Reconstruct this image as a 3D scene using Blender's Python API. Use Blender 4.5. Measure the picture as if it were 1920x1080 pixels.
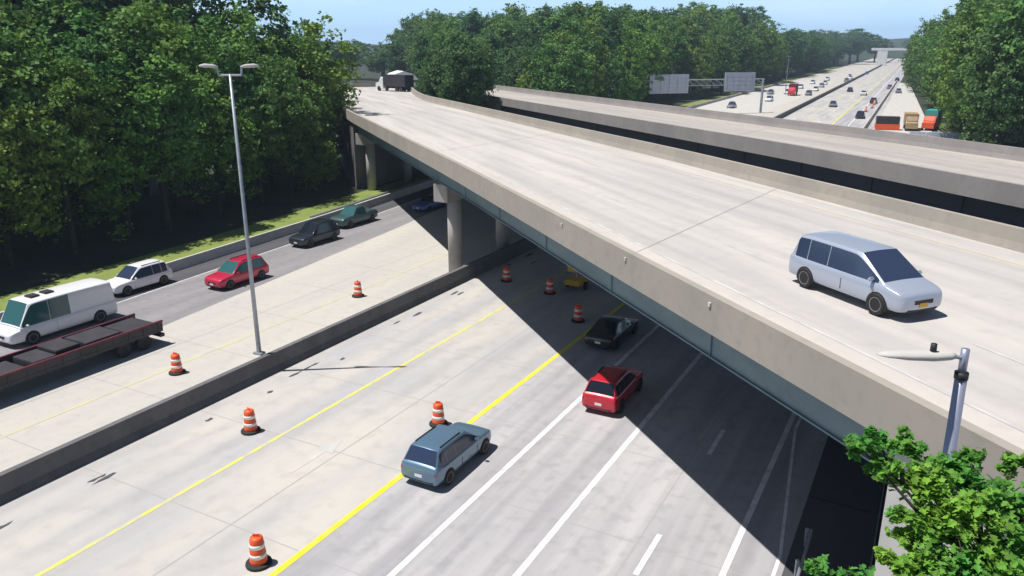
import bpy, bmesh, math, random
from math import sin, cos, tan, pi, radians
from mathutils import Vector, Matrix
S = bpy.context.scene
for o in list(bpy.data.objects): bpy.data.objects.remove(o)
COL = S.collection

# ------------------------------------------------------------------ camera
H = 17.0
PITCH = 17.2
cam = bpy.data.cameras.new('Camera'); camo = bpy.data.objects.new('Camera', cam); COL.objects.link(camo)
camo.location = (0, 0, H); camo.rotation_euler = (radians(90 - PITCH), 0, 0)
cam.sensor_width = 36; cam.lens = 36 * 1473 / 1920
cam.clip_start = 0.1; cam.clip_end = 12000
S.camera = camo
# ------------------------------------------------------------------ light
EL = 68.0; SUNDIR = Vector((-0.995, -0.10, 0)).normalized()
sd = Vector((SUNDIR.x * cos(radians(EL)), SUNDIR.y * cos(radians(EL)), sin(radians(EL))))
W = bpy.data.worlds.new('World'); S.world = W; W.use_nodes = True
nt = W.node_tree; nt.nodes.clear()
sky = nt.nodes.new('ShaderNodeTexSky'); sky.sky_type = 'NISHITA'; sky.sun_disc = False
sky.sun_elevation = radians(EL); sky.sun_rotation = math.atan2(SUNDIR.x, SUNDIR.y)
sky.altitude = 100; sky.air_density = 1.0; sky.dust_density = 0.3; sky.ozone_density = 3.0
bg = nt.nodes.new('ShaderNodeBackground'); bg.inputs[1].default_value = 0.05
# clear summer air: pale blue band towards the horizon, deeper blue above it
tc = nt.nodes.new('ShaderNodeTexCoord'); sx = nt.nodes.new('ShaderNodeSeparateXYZ'); nt.links.new(tc.outputs['Generated'], sx.inputs[0])
hr = nt.nodes.new('ShaderNodeMapRange'); hr.interpolation_type = 'SMOOTHSTEP'
hr.inputs[1].default_value = .05; hr.inputs[2].default_value = .16; hr.inputs[3].default_value = 1; hr.inputs[4].default_value = 0
nt.links.new(sx.outputs[2], hr.inputs[0])
hz = nt.nodes.new('ShaderNodeMix'); hz.data_type = 'RGBA'; hz.inputs[7].default_value = (10.2, 15.2, 21.0, 1)
nt.links.new(hr.outputs[0], hz.inputs[0]); nt.links.new(sky.outputs[0], hz.inputs[6])
wo = nt.nodes.new('ShaderNodeOutputWorld')
cn = nt.nodes.new('ShaderNodeTexNoise'); cn.inputs['Scale'].default_value = 2.2; cn.inputs['Detail'].default_value = 7
cmp_ = nt.nodes.new('ShaderNodeMapping'); cmp_.inputs['Scale'].default_value = (1, 1, 6); nt.links.new(tc.outputs['Generated'], cmp_.inputs[0]); nt.links.new(cmp_.outputs[0], cn.inputs['Vector'])
cr_ = nt.nodes.new('ShaderNodeMapRange'); cr_.inputs[1].default_value = .5; cr_.inputs[2].default_value = .75; cr_.inputs[4].default_value = .5
nt.links.new(cn.outputs['Fac'], cr_.inputs[0])
cm_ = nt.nodes.new('ShaderNodeMix'); cm_.data_type = 'RGBA'; cm_.inputs[7].default_value = (16, 18.5, 21.5, 1)
cq_ = nt.nodes.new('ShaderNodeMath'); cq_.operation = 'MULTIPLY'; nt.links.new(cr_.outputs[0], cq_.inputs[0]); nt.links.new(hr.outputs[0], cq_.inputs[1])
nt.links.new(cq_.outputs[0], cm_.inputs[0]); nt.links.new(hz.outputs[2], cm_.inputs[6])
nt.links.new(cm_.outputs[2], bg.inputs[0]); nt.links.new(bg.outputs[0], wo.inputs[0])
sl = bpy.data.lights.new('Sun', 'SUN'); sl.energy = 4.9; sl.angle = radians(0.55); sl.color = (1.0, 0.955, 0.9)
so = bpy.data.objects.new('Sun', sl); COL.objects.link(so)
so.rotation_euler = sd.to_track_quat('Z', 'Y').to_euler()
S.view_settings.view_transform = 'Standard'; S.view_settings.look = 'None'
S.view_settings.exposure = 0.25; S.view_settings.gamma = 1.0
S.cycles.max_bounces = 6; S.cycles.diffuse_bounces = 2; S.cycles.transparent_max_bounces = 8

# ------------------------------------------------------------------ frames
AR = radians(28.5); AB = radians(19.0)
T = Vector((sin(AR), cos(AR), 0)); N = Vector((cos(AR), -sin(AR), 0))
TB = Vector((-sin(AB), cos(AB), 0)); NB = Vector((cos(AB), sin(AB), 0))
def R(l, s, z=0.0):                     # highway frame: l across, s along
    b = 0.0 if s < 60 else -0.035 * (s - 60)
    return N * (l + b) + T * s + Vector((0, 0, z))
def B(l, s, z=0.0):                     # overpass frame
    return NB * l + TB * s + Vector((0, 0, z))
YAW_R = -AR                             # local +Y -> T ; vehicles use local +X forward
ANG_T = math.atan2(T.y, T.x); ANG_B = math.atan2(TB.y, TB.x)
rnd = random.Random(7)

# ------------------------------------------------------------------ materials
def lin(c): return tuple((x/12.92 if x <= .04045 else ((x+.055)/1.055)**2.4) for x in c)
def mat(name, col, rough=.6, metal=0, coat=0, spec=None):
    m = bpy.data.materials.new(name); m.use_nodes = True
    p = m.node_tree.nodes['Principled BSDF']
    p.inputs['Base Color'].default_value = (*col, 1); p.inputs['Roughness'].default_value = rough
    p.inputs['Metallic'].default_value = metal; p.inputs['Coat Weight'].default_value = coat
    if spec is not None: p.inputs['Specular IOR Level'].default_value = spec
    return m
def noisy(name, c1, c2, scale=.4, rough=.85, det=6, stretch=(1,1,1), rot=0, c3=None, s3=3.0, bump=0.0, amount3=.5, rs=(.35,.65), tracks=None):
    m = mat(name, c1, rough); n = m.node_tree; L = n.links.new
    p = n.nodes['Principled BSDF']
    g = n.nodes.new('ShaderNodeNewGeometry'); mp = n.nodes.new('ShaderNodeMapping')
    mp.inputs['Rotation'].default_value = (0, 0, rot)
    mp.inputs['Scale'].default_value = stretch
    mp.vector_type = 'TEXTURE' if rot else 'POINT'
    if rot: mp.inputs['Scale'].default_value = tuple(1/s for s in stretch)
    L(g.outputs['Position'], mp.inputs[0])
    t = n.nodes.new('ShaderNodeTexNoise'); t.inputs['Scale'].default_value = scale; t.inputs['Detail'].default_value = det
    L(mp.outputs[0], t.inputs['Vector'])
    r = n.nodes.new('ShaderNodeMapRange'); r.inputs[1].default_value = rs[0]; r.inputs[2].default_value = rs[1]
    L(t.outputs['Fac'], r.inputs[0])
    mx = n.nodes.new('ShaderNodeMix'); mx.data_type = 'RGBA'
    mx.inputs[6].default_value = (*c1, 1); mx.inputs[7].default_value = (*c2, 1)
    L(r.outputs[0], mx.inputs[0]); out = mx.outputs[2]
    if c3:
        t2 = n.nodes.new('ShaderNodeTexNoise'); t2.inputs['Scale'].default_value = s3; t2.inputs['Detail'].default_value = 5
        L(g.outputs['Position'], t2.inputs['Vector'])
        r2 = n.nodes.new('ShaderNodeMapRange'); r2.inputs[1].default_value = .5; r2.inputs[2].default_value = .75; r2.inputs[4].default_value = amount3
        L(t2.outputs['Fac'], r2.inputs[0])
        m2 = n.nodes.new('ShaderNodeMix'); m2.data_type = 'RGBA'; m2.inputs[7].default_value = (*c3, 1)
        L(out, m2.inputs[6]); L(r2.outputs[0], m2.inputs[0]); out = m2.outputs[2]
    if tracks:      # paler / darker wheel paths worn along the lanes
        dv, ph, per, st_ = tracks
        dt = n.nodes.new('ShaderNodeVectorMath'); dt.operation = 'DOT_PRODUCT'; dt.inputs[1].default_value = dv
        L(g.outputs['Position'], dt.inputs[0])
        a1 = n.nodes.new('ShaderNodeMath'); a1.operation = 'MULTIPLY_ADD'; a1.inputs[1].default_value = 2*pi/per; a1.inputs[2].default_value = -2*pi*ph/per
        L(dt.outputs['Value'], a1.inputs[0])
        a2 = n.nodes.new('ShaderNodeMath'); a2.operation = 'COSINE'; L(a1.outputs[0], a2.inputs[0])
        a3 = n.nodes.new('ShaderNodeMapRange'); a3.inputs[1].default_value = -.2; a3.inputs[2].default_value = 1; a3.inputs[4].default_value = st_
        L(a2.outputs[0], a3.inputs[0])
        a4 = n.nodes.new('ShaderNodeMath'); a4.operation = 'MULTIPLY'; L(a3.outputs[0], a4.inputs[0]); L(r.outputs[0], a4.inputs[1])
        m4 = n.nodes.new('ShaderNodeMix'); m4.data_type = 'RGBA'; m4.inputs[7].default_value = (c1[0]*.62, c1[1]*.62, c1[2]*.64, 1)
        L(out, m4.inputs[6]); L(a4.outputs[0], m4.inputs[0]); out = m4.outputs[2]
    L(out, p.inputs['Base Color'])
    if bump:
        b = n.nodes.new('ShaderNodeBump'); b.inputs['Strength'].default_value = bump
        L(t.outputs['Fac'], b.inputs['Height']); L(b.outputs[0], p.inputs['Normal'])
    return m
RA = pi/2 - AR          # rotation taking +X to T
M = {}
M['conc_l'] = noisy('cream_concrete', (.50,.475,.425), (.44,.425,.40), .05, .9, 8, (1,6,1), ANG_T, (.33,.32,.31), 1.6, amount3=.35)
M['conc_m'] = noisy('pale_concrete', (.51,.48,.435), (.375,.38,.40), .07, .9, 9, (1,5,1), ANG_T, (.29,.285,.28), 1.2, amount3=.35, tracks=(tuple(N), -17.7+.92, 1.83, .35))
M['conc_r'] = noisy('grey_concrete', (.455,.445,.45), (.32,.315,.335), .05, .9, 9, (1,16,1), ANG_T, (.2,.2,.2), 1.5, amount3=.4, tracks=(tuple(N), -14.2+.92, 1.83, .7))
M['asph'] = noisy('grey_asphalt', (.27,.26,.27), (.21,.205,.215), .08, .92, 7, (1,8,1), ANG_T, (.13,.13,.13), 2, amount3=.35)
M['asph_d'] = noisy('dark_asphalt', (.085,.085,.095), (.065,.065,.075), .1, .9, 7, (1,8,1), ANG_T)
M['deck'] = noisy('deck_concrete', (.53,.50,.465), (.42,.405,.395), .05, .9, 9, (1,12,1), ANG_B, (.33,.315,.30), 1.4, amount3=.3, tracks=(tuple(NB), 16.2, 1.83, .45))
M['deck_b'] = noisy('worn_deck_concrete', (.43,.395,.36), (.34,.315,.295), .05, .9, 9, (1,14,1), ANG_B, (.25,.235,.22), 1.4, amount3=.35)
M['deck_s'] = noisy('deck_shoulder_concrete', (.54,.50,.455), (.47,.445,.415), .1, .9, 8, (1,6,1), ANG_B, (.36,.34,.32), 1.8, amount3=.3)
M['conc'] = noisy('barrier_concrete', (.36,.325,.28), (.31,.285,.25), .35, .9, 9, (1,1,.4), 0, (.22,.205,.185), 2.4, amount3=.35)
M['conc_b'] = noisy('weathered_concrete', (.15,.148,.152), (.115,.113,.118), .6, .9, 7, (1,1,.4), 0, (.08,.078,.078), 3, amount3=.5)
M['conc_w'] = noisy('clean_concrete', (.55,.53,.50), (.45,.44,.42), .8, .9)
M['pier'] = noisy('pier_concrete', (.40,.375,.35), (.33,.315,.30), .7, .9, 6, (1,1,.3), 0, (.2,.19,.18), 2, amount3=.4)
M['girder'] = noisy('blue_green_girder_paint', (.19,.275,.30), (.15,.22,.25), .4, .5, 6, (1,1,3), 0, (.12,.14,.14), 2.5, amount3=.35)
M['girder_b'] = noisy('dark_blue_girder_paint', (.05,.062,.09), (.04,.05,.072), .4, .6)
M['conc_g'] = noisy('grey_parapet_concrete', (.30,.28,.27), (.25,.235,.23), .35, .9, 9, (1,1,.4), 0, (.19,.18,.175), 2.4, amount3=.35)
M['under'] = mat('slab_underside', (.10,.10,.10), .9)
M['grass'] = noisy('roadside_grass', (.19,.25,.05), (.15,.20,.04), .5, .95, 8, (1,1,1), 0, (.26,.25,.10), 1.2)
M['soil'] = noisy('forest_floor', (.035,.045,.022), (.02,.028,.014), .2, .95, 8, (1,1,1), 0, (.06,.05,.035), 1)
M['yellow'] = noisy('yellow_paint', (.74,.68,.02), (.58,.54,.12), 1.8, .8, 8, rs=(.45,.75))
M['yellow_f'] = noisy('worn_yellow_paint', (.64,.60,.10), (.46,.45,.36), 1.4, .85, 8, rs=(.42,.66))
M['yellow_ff'] = noisy('faded_yellow_paint', (.55,.52,.27), (.46,.44,.38), 1.0, .8)
M['white'] = noisy('white_paint', (.76,.76,.76), (.50,.49,.49), 1.6, .8, 8, rs=(.45,.72))
M['white_f'] = noisy('worn_white_paint', (.58,.57,.56), (.43,.42,.41), 1.0, .8)
M['seal'] = mat('joint_sealant', (.36,.35,.34), .9)
M['steel'] = noisy('galvanised_steel', (.42,.45,.50), (.34,.37,.42), 3, .45)
for k in ('steel',): M[k].node_tree.nodes['Principled BSDF'].inputs['Metallic'].default_value = .4
M['alu'] = noisy('aluminium_sign_back', (.52,.57,.68), (.46,.50,.60), 2, .5)
M['orange'] = mat('orange_plastic', (.80,.10,.022), .5)
M['orange_p'] = mat('orange_machine_paint', (.75,.10,.02), .5)
M['refl'] = mat('white_reflective_band', (.8,.78,.76), .5)
M['rubber'] = mat('black_rubber', (.018,.018,.02), .8)
M['glass'] = mat('tinted_window_glass', (.012,.016,.024), .08, 0, 0, .6)
M['glass_t'] = mat('green_tinted_window_glass', (.03,.11,.115), .12, 0, 0, .6)
M['glass_b'] = mat('blue_tinted_window_glass', (.03,.045,.09), .10, 0, 0, .7)
M['rim'] = mat('alloy_rim', (.36,.36,.38), .4, .2)
M['black'] = mat('black_trim', (.02,.02,.022), .6)
M['lamp'] = mat('clear_lamp_lens', (.75,.76,.78), .15)
M['tail'] = mat('red_lamp_lens', (.35,.01,.012), .2)
M['plate_w'] = mat('white_plate', (.8,.8,.8), .5)
M['plate_y'] = mat('amber_plate', (.70,.40,.03), .5)
M['steel_p'] = mat('light_pole_steel', (.36,.38,.48), .4, .5)
M['teal_p'] = mat('teal_paint', (.05,.35,.31), .5)
M['tan_p'] = noisy('tan_paint', (.42,.30,.16), (.3,.22,.13), 2, .6)
M['maroon'] = noisy('maroon_paint', (.16,.018,.035), (.09,.02,.03), 1.5, .6)
M['char'] = noisy('charcoal_steel', (.045,.04,.05), (.028,.027,.032), 1.2, .6)
M['tarp'] = noisy('white_tarpaulin', (.80,.80,.82), (.70,.70,.72), 1.2, .6)
def paint(name, c, rough=.3, metal=.3): return mat(name, c, rough, metal, .7)
M['p_white'] = paint('white_car_paint', (.80,.80,.82), .35, 0)
M['p_silver'] = paint('silver_blue_car_paint', (.43,.48,.58), .3, .3)
M['p_slate'] = paint('slate_blue_car_paint', (.13,.22,.31), .3, .4)
M['p_red'] = paint('red_car_paint', (.55,.012,.03), .35, .1)
M['p_darkred'] = paint('deep_red_car_paint', (.50,.015,.055), .35, .1)
M['p_black'] = paint('black_car_paint', (.02,.023,.035), .3, .1)
M['p_teal'] = paint('dark_green_car_paint', (.05,.10,.10), .35, .2)
M['p_blue'] = paint('blue_car_paint', (.06,.12,.40), .35, .1)
M['p_grey'] = paint('grey_car_paint', (.22,.23,.25), .35, .3)
def leafmat(name, ca, cb, cc, scale=.35, trans=.25):
    m = bpy.data.materials.new(name); m.use_nodes = True; n = m.node_tree; L = n.links.new
    p = n.nodes['Principled BSDF']; p.inputs['Roughness'].default_value = .7; p.inputs['Specular IOR Level'].default_value = .25
    g = n.nodes.new('ShaderNodeNewGeometry'); oi = n.nodes.new('ShaderNodeObjectInfo')
    t = n.nodes.new('ShaderNodeTexNoise'); t.inputs['Scale'].default_value = scale; t.inputs['Detail'].default_value = 4
    L(g.outputs['Position'], t.inputs['Vector'])
    r = n.nodes.new('ShaderNodeMapRange'); r.inputs[1].default_value = .35; r.inputs[2].default_value = .65
    L(t.outputs['Fac'], r.inputs[0])
    mx = n.nodes.new('ShaderNodeMix'); mx.data_type = 'RGBA'; mx.inputs[6].default_value = (*ca,1); mx.inputs[7].default_value = (*cb,1)
    L(r.outputs[0], mx.inputs[0])
    m2 = n.nodes.new('ShaderNodeMix'); m2.data_type = 'RGBA'; m2.inputs[7].default_value = (*cc,1)
    mr = n.nodes.new('ShaderNodeMapRange'); mr.inputs[3].default_value = 0; mr.inputs[4].default_value = .75
    L(oi.outputs['Random'], mr.inputs[0]); L(mr.outputs[0], m2.inputs[0]); L(mx.outputs[2], m2.inputs[6])
    hs = n.nodes.new('ShaderNodeHueSaturation'); mv = n.nodes.new('ShaderNodeMapRange'); mv.inputs[3].default_value = .65; mv.inputs[4].default_value = 1.35
    wn = n.nodes.new('ShaderNodeTexWhiteNoise'); wn.noise_dimensions = '1D'; L(oi.outputs['Random'], wn.inputs['W'])
    hh_ = n.nodes.new('ShaderNodeMapRange'); hh_.inputs[3].default_value = .485; hh_.inputs[4].default_value = .525; L(wn.outputs['Value'], hh_.inputs[0]); L(hh_.outputs[0], hs.inputs['Hue'])
    L(g.outputs['Random Per Island'], mv.inputs[0]); L(mv.outputs[0], hs.inputs['Value']); L(m2.outputs[2], hs.inputs['Color'])
    L(hs.outputs[0], p.inputs['Base Color'])
    tr = n.nodes.new('ShaderNodeBsdfTranslucent'); L(hs.outputs[0], tr.inputs[0])
    ms = n.nodes.new('ShaderNodeMixShader'); ms.inputs[0].default_value = trans
    L(p.outputs[0], ms.inputs[1]); L(tr.outputs[0], ms.inputs[2]); L(ms.outputs[0], n.nodes['Material Output'].inputs[0])
    return m
M['leaf'] = leafmat('broadleaf_foliage', (.12,.235,.038), (.21,.32,.05), (.085,.19,.05))
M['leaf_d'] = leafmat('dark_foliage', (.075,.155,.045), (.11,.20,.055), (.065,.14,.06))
M['leaf_n'] = leafmat('young_maple_leaves', (.11,.30,.05), (.27,.43,.05), (.08,.24,.07), 1.2, .4)
M['bark'] = noisy('bark', (.05,.042,.034), (.03,.026,.022), 3, .95)

# ------------------------------------------------------------------ helpers
def tag(o, label=None, cat=None, group=None, kind=None):
    if label: o['label'] = label
    if cat: o['category'] = cat
    if group: o['group'] = group
    if kind: o['kind'] = kind
    return o
def link(name, me, m, parent=None):
    o = bpy.data.objects.new(name, me); COL.objects.link(o)
    for x in (m if isinstance(m, (list, tuple)) else [m]): me.materials.append(x)
    if parent: o.parent = parent
    return o
def obj(name, bm, m, parent=None, smooth=False):
    me = bpy.data.meshes.new(name)
    bmesh.ops.recalc_face_normals(bm, faces=bm.faces)
    bm.to_mesh(me); bm.free()
    if smooth:
        for p in me.polygons: p.use_smooth = True
    return link(name, me, m, parent)
def empty(name, loc=(0,0,0), rz=0):
    o = bpy.data.objects.new(name, None); COL.objects.link(o); o.location = loc; o.rotation_euler = (0,0,rz); o.empty_display_size = .3
    return o
def box(bm, x0, x1, y0, y1, z0, z1, bev=0):
    r = bmesh.ops.create_cube(bm, size=1)
    for v in r['verts']:
        v.co = Vector(((x0+x1)/2 + v.co.x*(x1-x0), (y0+y1)/2 + v.co.y*(y1-y0), (z0+z1)/2 + v.co.z*(z1-z0)))
    if bev:
        es = list({e for v in r['verts'] for e in v.link_edges})
        bmesh.ops.bevel(bm, geom=es, offset=bev, segments=2, affect='EDGES')
def hexa(bm, p):     # 8 points bottom 0-3, top 4-7
    v = [bm.verts.new(q) for q in p]
    for f in ((0,3,2,1),(4,5,6,7),(0,1,5,4),(1,2,6,5),(2,3,7,6),(3,0,4,7)): bm.faces.new([v[i] for i in f])
def tube(bm, pts, radii, seg=10, cap=True):
    rings = []
    for i, p in enumerate(pts):
        p = Vector(p)
        d = (Vector(pts[min(i+1, len(pts)-1)]) - Vector(pts[max(i-1, 0)])).normalized()
        a = d.cross(Vector((0,0,1)));
        if a.length < .05: a = Vector((1,0,0))
        a.normalize(); b = d.cross(a)
        r = radii[i] if isinstance(radii, (list, tuple)) else radii
        rings.append([bm.verts.new(p + (a*cos(2*pi*k/seg) + b*sin(2*pi*k/seg))*r) for k in range(seg)])
    for i in range(len(rings)-1):
        for k in range(seg):
            bm.faces.new((rings[i][k], rings[i][(k+1)%seg], rings[i+1][(k+1)%seg], rings[i+1][k]))
    if cap: bm.faces.new(rings[0][::-1]); bm.faces.new(rings[-1])
def lathe(bm, prof, seg=20, org=(0,0,0)):
    rings = []
    for r, z in prof:
        rings.append([bm.verts.new((org[0]+r*cos(2*pi*k/seg), org[1]+r*sin(2*pi*k/seg), org[2]+z)) for k in range(seg)])
    for i in range(len(rings)-1):
        for k in range(seg): bm.faces.new((rings[i][k], rings[i][(k+1)%seg], rings[i+1][(k+1)%seg], rings[i+1][k]))
    bm.faces.new(rings[0][::-1]); bm.faces.new(rings[-1])
def sheet(name, F, left, right, s0, s1, z, m, step=10, parent=None, kind='structure'):
    """strip between l=left(s) and l=right(s)"""
    bm = bmesh.new(); prev = None; s = s0
    ss = []
    while s < s1: ss.append(s); s += step if s < 400 else 60
    ss.append(s1)
    for s in ss:
        l = left(s) if callable(left) else left; r = right(s) if callable(right) else right
        zz = z(s) if callable(z) else z
        a = bm.verts.new(F(l, s, zz)); b = bm.verts.new(F(r, s, zz))
        if prev: bm.faces.new((prev[0], prev[1], b, a))
        prev = (a, b)
    for f in bm.faces:
        if f.normal.z < 0: f.normal_flip()
    me = bpy.data.meshes.new(name); bm.to_mesh(me); bm.free()
    for p in me.polygons: pass
    o = link(name, me, m, parent)
    if kind and not parent: o['kind'] = kind
    return o
def extr(bm, F, prof, ss, zf=lambda s: 0, lf=lambda s: 0):
    """sweep a closed (l,z) profile along s stations"""
    rings = []
    for s in ss: rings.append([bm.verts.new(F(l + lf(s), s, z + zf(s))) for l, z in prof])
    k = len(prof)
    for i in range(len(rings)-1):
        for j in range(k): bm.faces.new((rings[i][j], rings[i][(j+1)%k], rings[i+1][(j+1)%k], rings[i+1][j]))
    bm.faces.new(rings[0][::-1]); bm.faces.new(rings[-1])
def dup(o, name=None):
    c = o.copy(); COL.objects.link(c)
    for ch in list(o.children):
        d = ch.copy(); COL.objects.link(d); d.parent = c
        for g in list(ch.children):
            e = g.copy(); COL.objects.link(e); e.parent = d
    return c
def rng(a, b, st): return [a + i*st for i in range(int((b-a)/st)+1)]

# ------------------------------------------------------------------ ground
bm = bmesh.new(); bmesh.ops.create_grid(bm, x_segments=8, y_segments=8, size=6000)
tag(obj('ground', bm, M['soil']), kind='structure')
BAR = -30.4
def wall_l(s): return -51.0 - (0.08*(s-30) if s > 30 else 0) if s < 110 else -57.4
g = sheet('verge', R, lambda s: wall_l(s) - 6.0, lambda s: wall_l(s) - .2, -40, 700, .012, M['grass'])
def right_edge(s):
    if s < 90: return -0.1
    return max(-9.0, -0.1 - (s-90)*.14)
sheet('right_carriageway', R, -17.7, right_edge, -60, 1400, .010, M['conc_r'])
sheet('median_shoulder_lane', R, BAR-.3, -17.7, -60, 1400, .010, M['conc_m'])
def ac(s): return -41.0 - max(0, (s-25))*.125 if s < 110 else wall_l(s) + .5
sheet('left_carriageway', R, ac, BAR-.3, -60, 1400, .010, M['conc_l'])
sheet('left_carriageway_asphalt', R, wall_l, ac, -60, 1400, .010, M['asph'])
sheet('left_carriageway_new_pavement', R, lambda s: wall_l(s)+.5, -36.5, 175, 420, .014, M['conc_w'])
sheet('left_shoulder', R, wall_l, lambda s: wall_l(s) + 2.6, -60, 160, .014, M['asph_d'])
# far construction ground beside the right carriageway
sheet('construction_ground', R, -9.0, lambda s: 4 - (s-120)*.03, 120, 420, .014, M['conc_w'])
sheet('painted_shadow_strip', R, lambda s: -2.7 if s > 30 else -2.7, -0.15, -60, 95, .0145, M['asph_d'])  # abutment and slope shadow painted in as a dark strip, using the asphalt colour
# --- painted lines
def line(name, l, s0, s1, w, m, z=.018, F=R, zf=None): 
    return sheet(name, F, (lambda s: l-w/2) if not callable(l) else (lambda s: l(s)-w/2), (lambda s: l+w/2) if not callable(l) else (lambda s: l(s)+w/2), s0, s1, zf or z, m)
line('worn_yellow_line', -24.6, -40, 900, .20, M['yellow_f'])
line('yellow_edge_line', -17.7, -40, 900, .26, M['yellow'])
line('white_lane_line', -14.2, -40, 900, .24, M['white'])
line('white_edge_line', -10.5, -40, 200, .24, M['white'])
line('ramp_edge_line', -4.45, -40, 120, .22, M['white'])
line('kerb_line', lambda s: -2.95 - max(0, s-26)*.13 if s < 38 else -4.1, 5, 38, .12, M['white'])
line('faded_yellow_line', -35.6, -40, 900, .22, M['yellow_ff'])
line('left_white_line', lambda s: wall_l(s) + 2.75, -40, 900, .16, M['white_f'])
for i, s in enumerate(rng(-6, 110, 9.2)):
    sheet('lane_dash', R, -7.12, -6.92, s, s+2.6, .018, M['white'], step=3)
for i, s in enumerate(rng(170, 560, 12.2)):
    sheet('lane_dash', R, -21.2, -21.0, s, s+3.5, .018, M['white'], step=4)
    sheet('lane_dash', R, -46.1, -45.9, s, s+3.5, .018, M['white'], step=4)
# slab joints across and along the concrete
for (l0, l1) in ((-30.0, -17.9), (-17.5, -.3), (-41, -31)):
    bm = bmesh.new()
    for s in rng(5, 120, 6.1):
        w = .022
        v = [bm.verts.new(R(a, s+b, .0145)) for a, b in ((l0,-w),(l1,-w),(l1,w),(l0,w))]; bm.faces.new(v)
    for l in {-30.0: (-21.2,), -17.5: (-7.6,), -41: (-38.2,)}[l0]:
        for s in rng(0, 110, 10):
            v = [bm.verts.new(R(l+a, s+b, .0155)) for a, b in ((-.025,0),(.025,0),(.025,10),(-.025,10))]; bm.faces.new(v)
    tag(obj('pavement_joints', bm, M['seal']), kind='structure')
# dark tar / crack patches in the closed lane next to the barrier
bm = bmesh.new(); rr = random.Random(3)
for i in range(16):
    l = BAR + rr.uniform(.9, 2.6); s = rr.uniform(12, 60); L_ = rr.uniform(.4, 1.6)
    pts = []
    for k in range(10):
        a = 2*pi*k/10; pts.append(R(l + .10*cos(a)*rr.uniform(.4,1.6), s + L_*.5*sin(a)*rr.uniform(.6,1.1), .019))
    bm.faces.new([bm.verts.new(p) for p in pts])
tag(obj('tar_patches', bm, M['asph_d']), kind='structure')
# worn pale arrow in the closed lane
bm = bmesh.new()
for pl in ([(-.1,-1.6),(.1,-1.6),(.1,.5),(-.1,.5)], [(-.45,.5),(.45,.5),(0,1.7)]):
    bm.faces.new([bm.verts.new(R(-21.9+a, 22.6+b, .019)) for a, b in pl])
tag(obj('worn_arrow', bm, M['conc_w']), kind='structure')

# ------------------------------------------------------------------ barriers
def jersey(h=.95, w=.30): return [(-w,0),(-w,.08),(-w*.55,.32),(-w*.4,h),(w*.4,h),(w*.55,.32),(w,.08),(w,0)]
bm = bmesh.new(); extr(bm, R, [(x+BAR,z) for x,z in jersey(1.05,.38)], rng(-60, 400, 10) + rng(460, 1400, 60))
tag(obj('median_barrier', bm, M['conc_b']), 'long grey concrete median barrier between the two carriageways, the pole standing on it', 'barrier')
bm = bmesh.new()
extr(bm, R, [(x,z) for x,z in jersey(.8,.26)], rng(-60, 400, 10), lf=lambda s: wall_l(s))
tag(obj('roadside_barrier', bm, M['conc_w']), 'low pale concrete barrier along the grass at the foot of the left wood', 'barrier')

bm = bmesh.new()
extr(bm, R, [(x-10.6,z) for x,z in jersey(.9,.3)], rng(150, 430, 10))
tag(obj('roadworks_barrier', bm, M['conc_w']), 'pale temporary barrier along the right side of the far highway by the roadworks', 'barrier')
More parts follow.
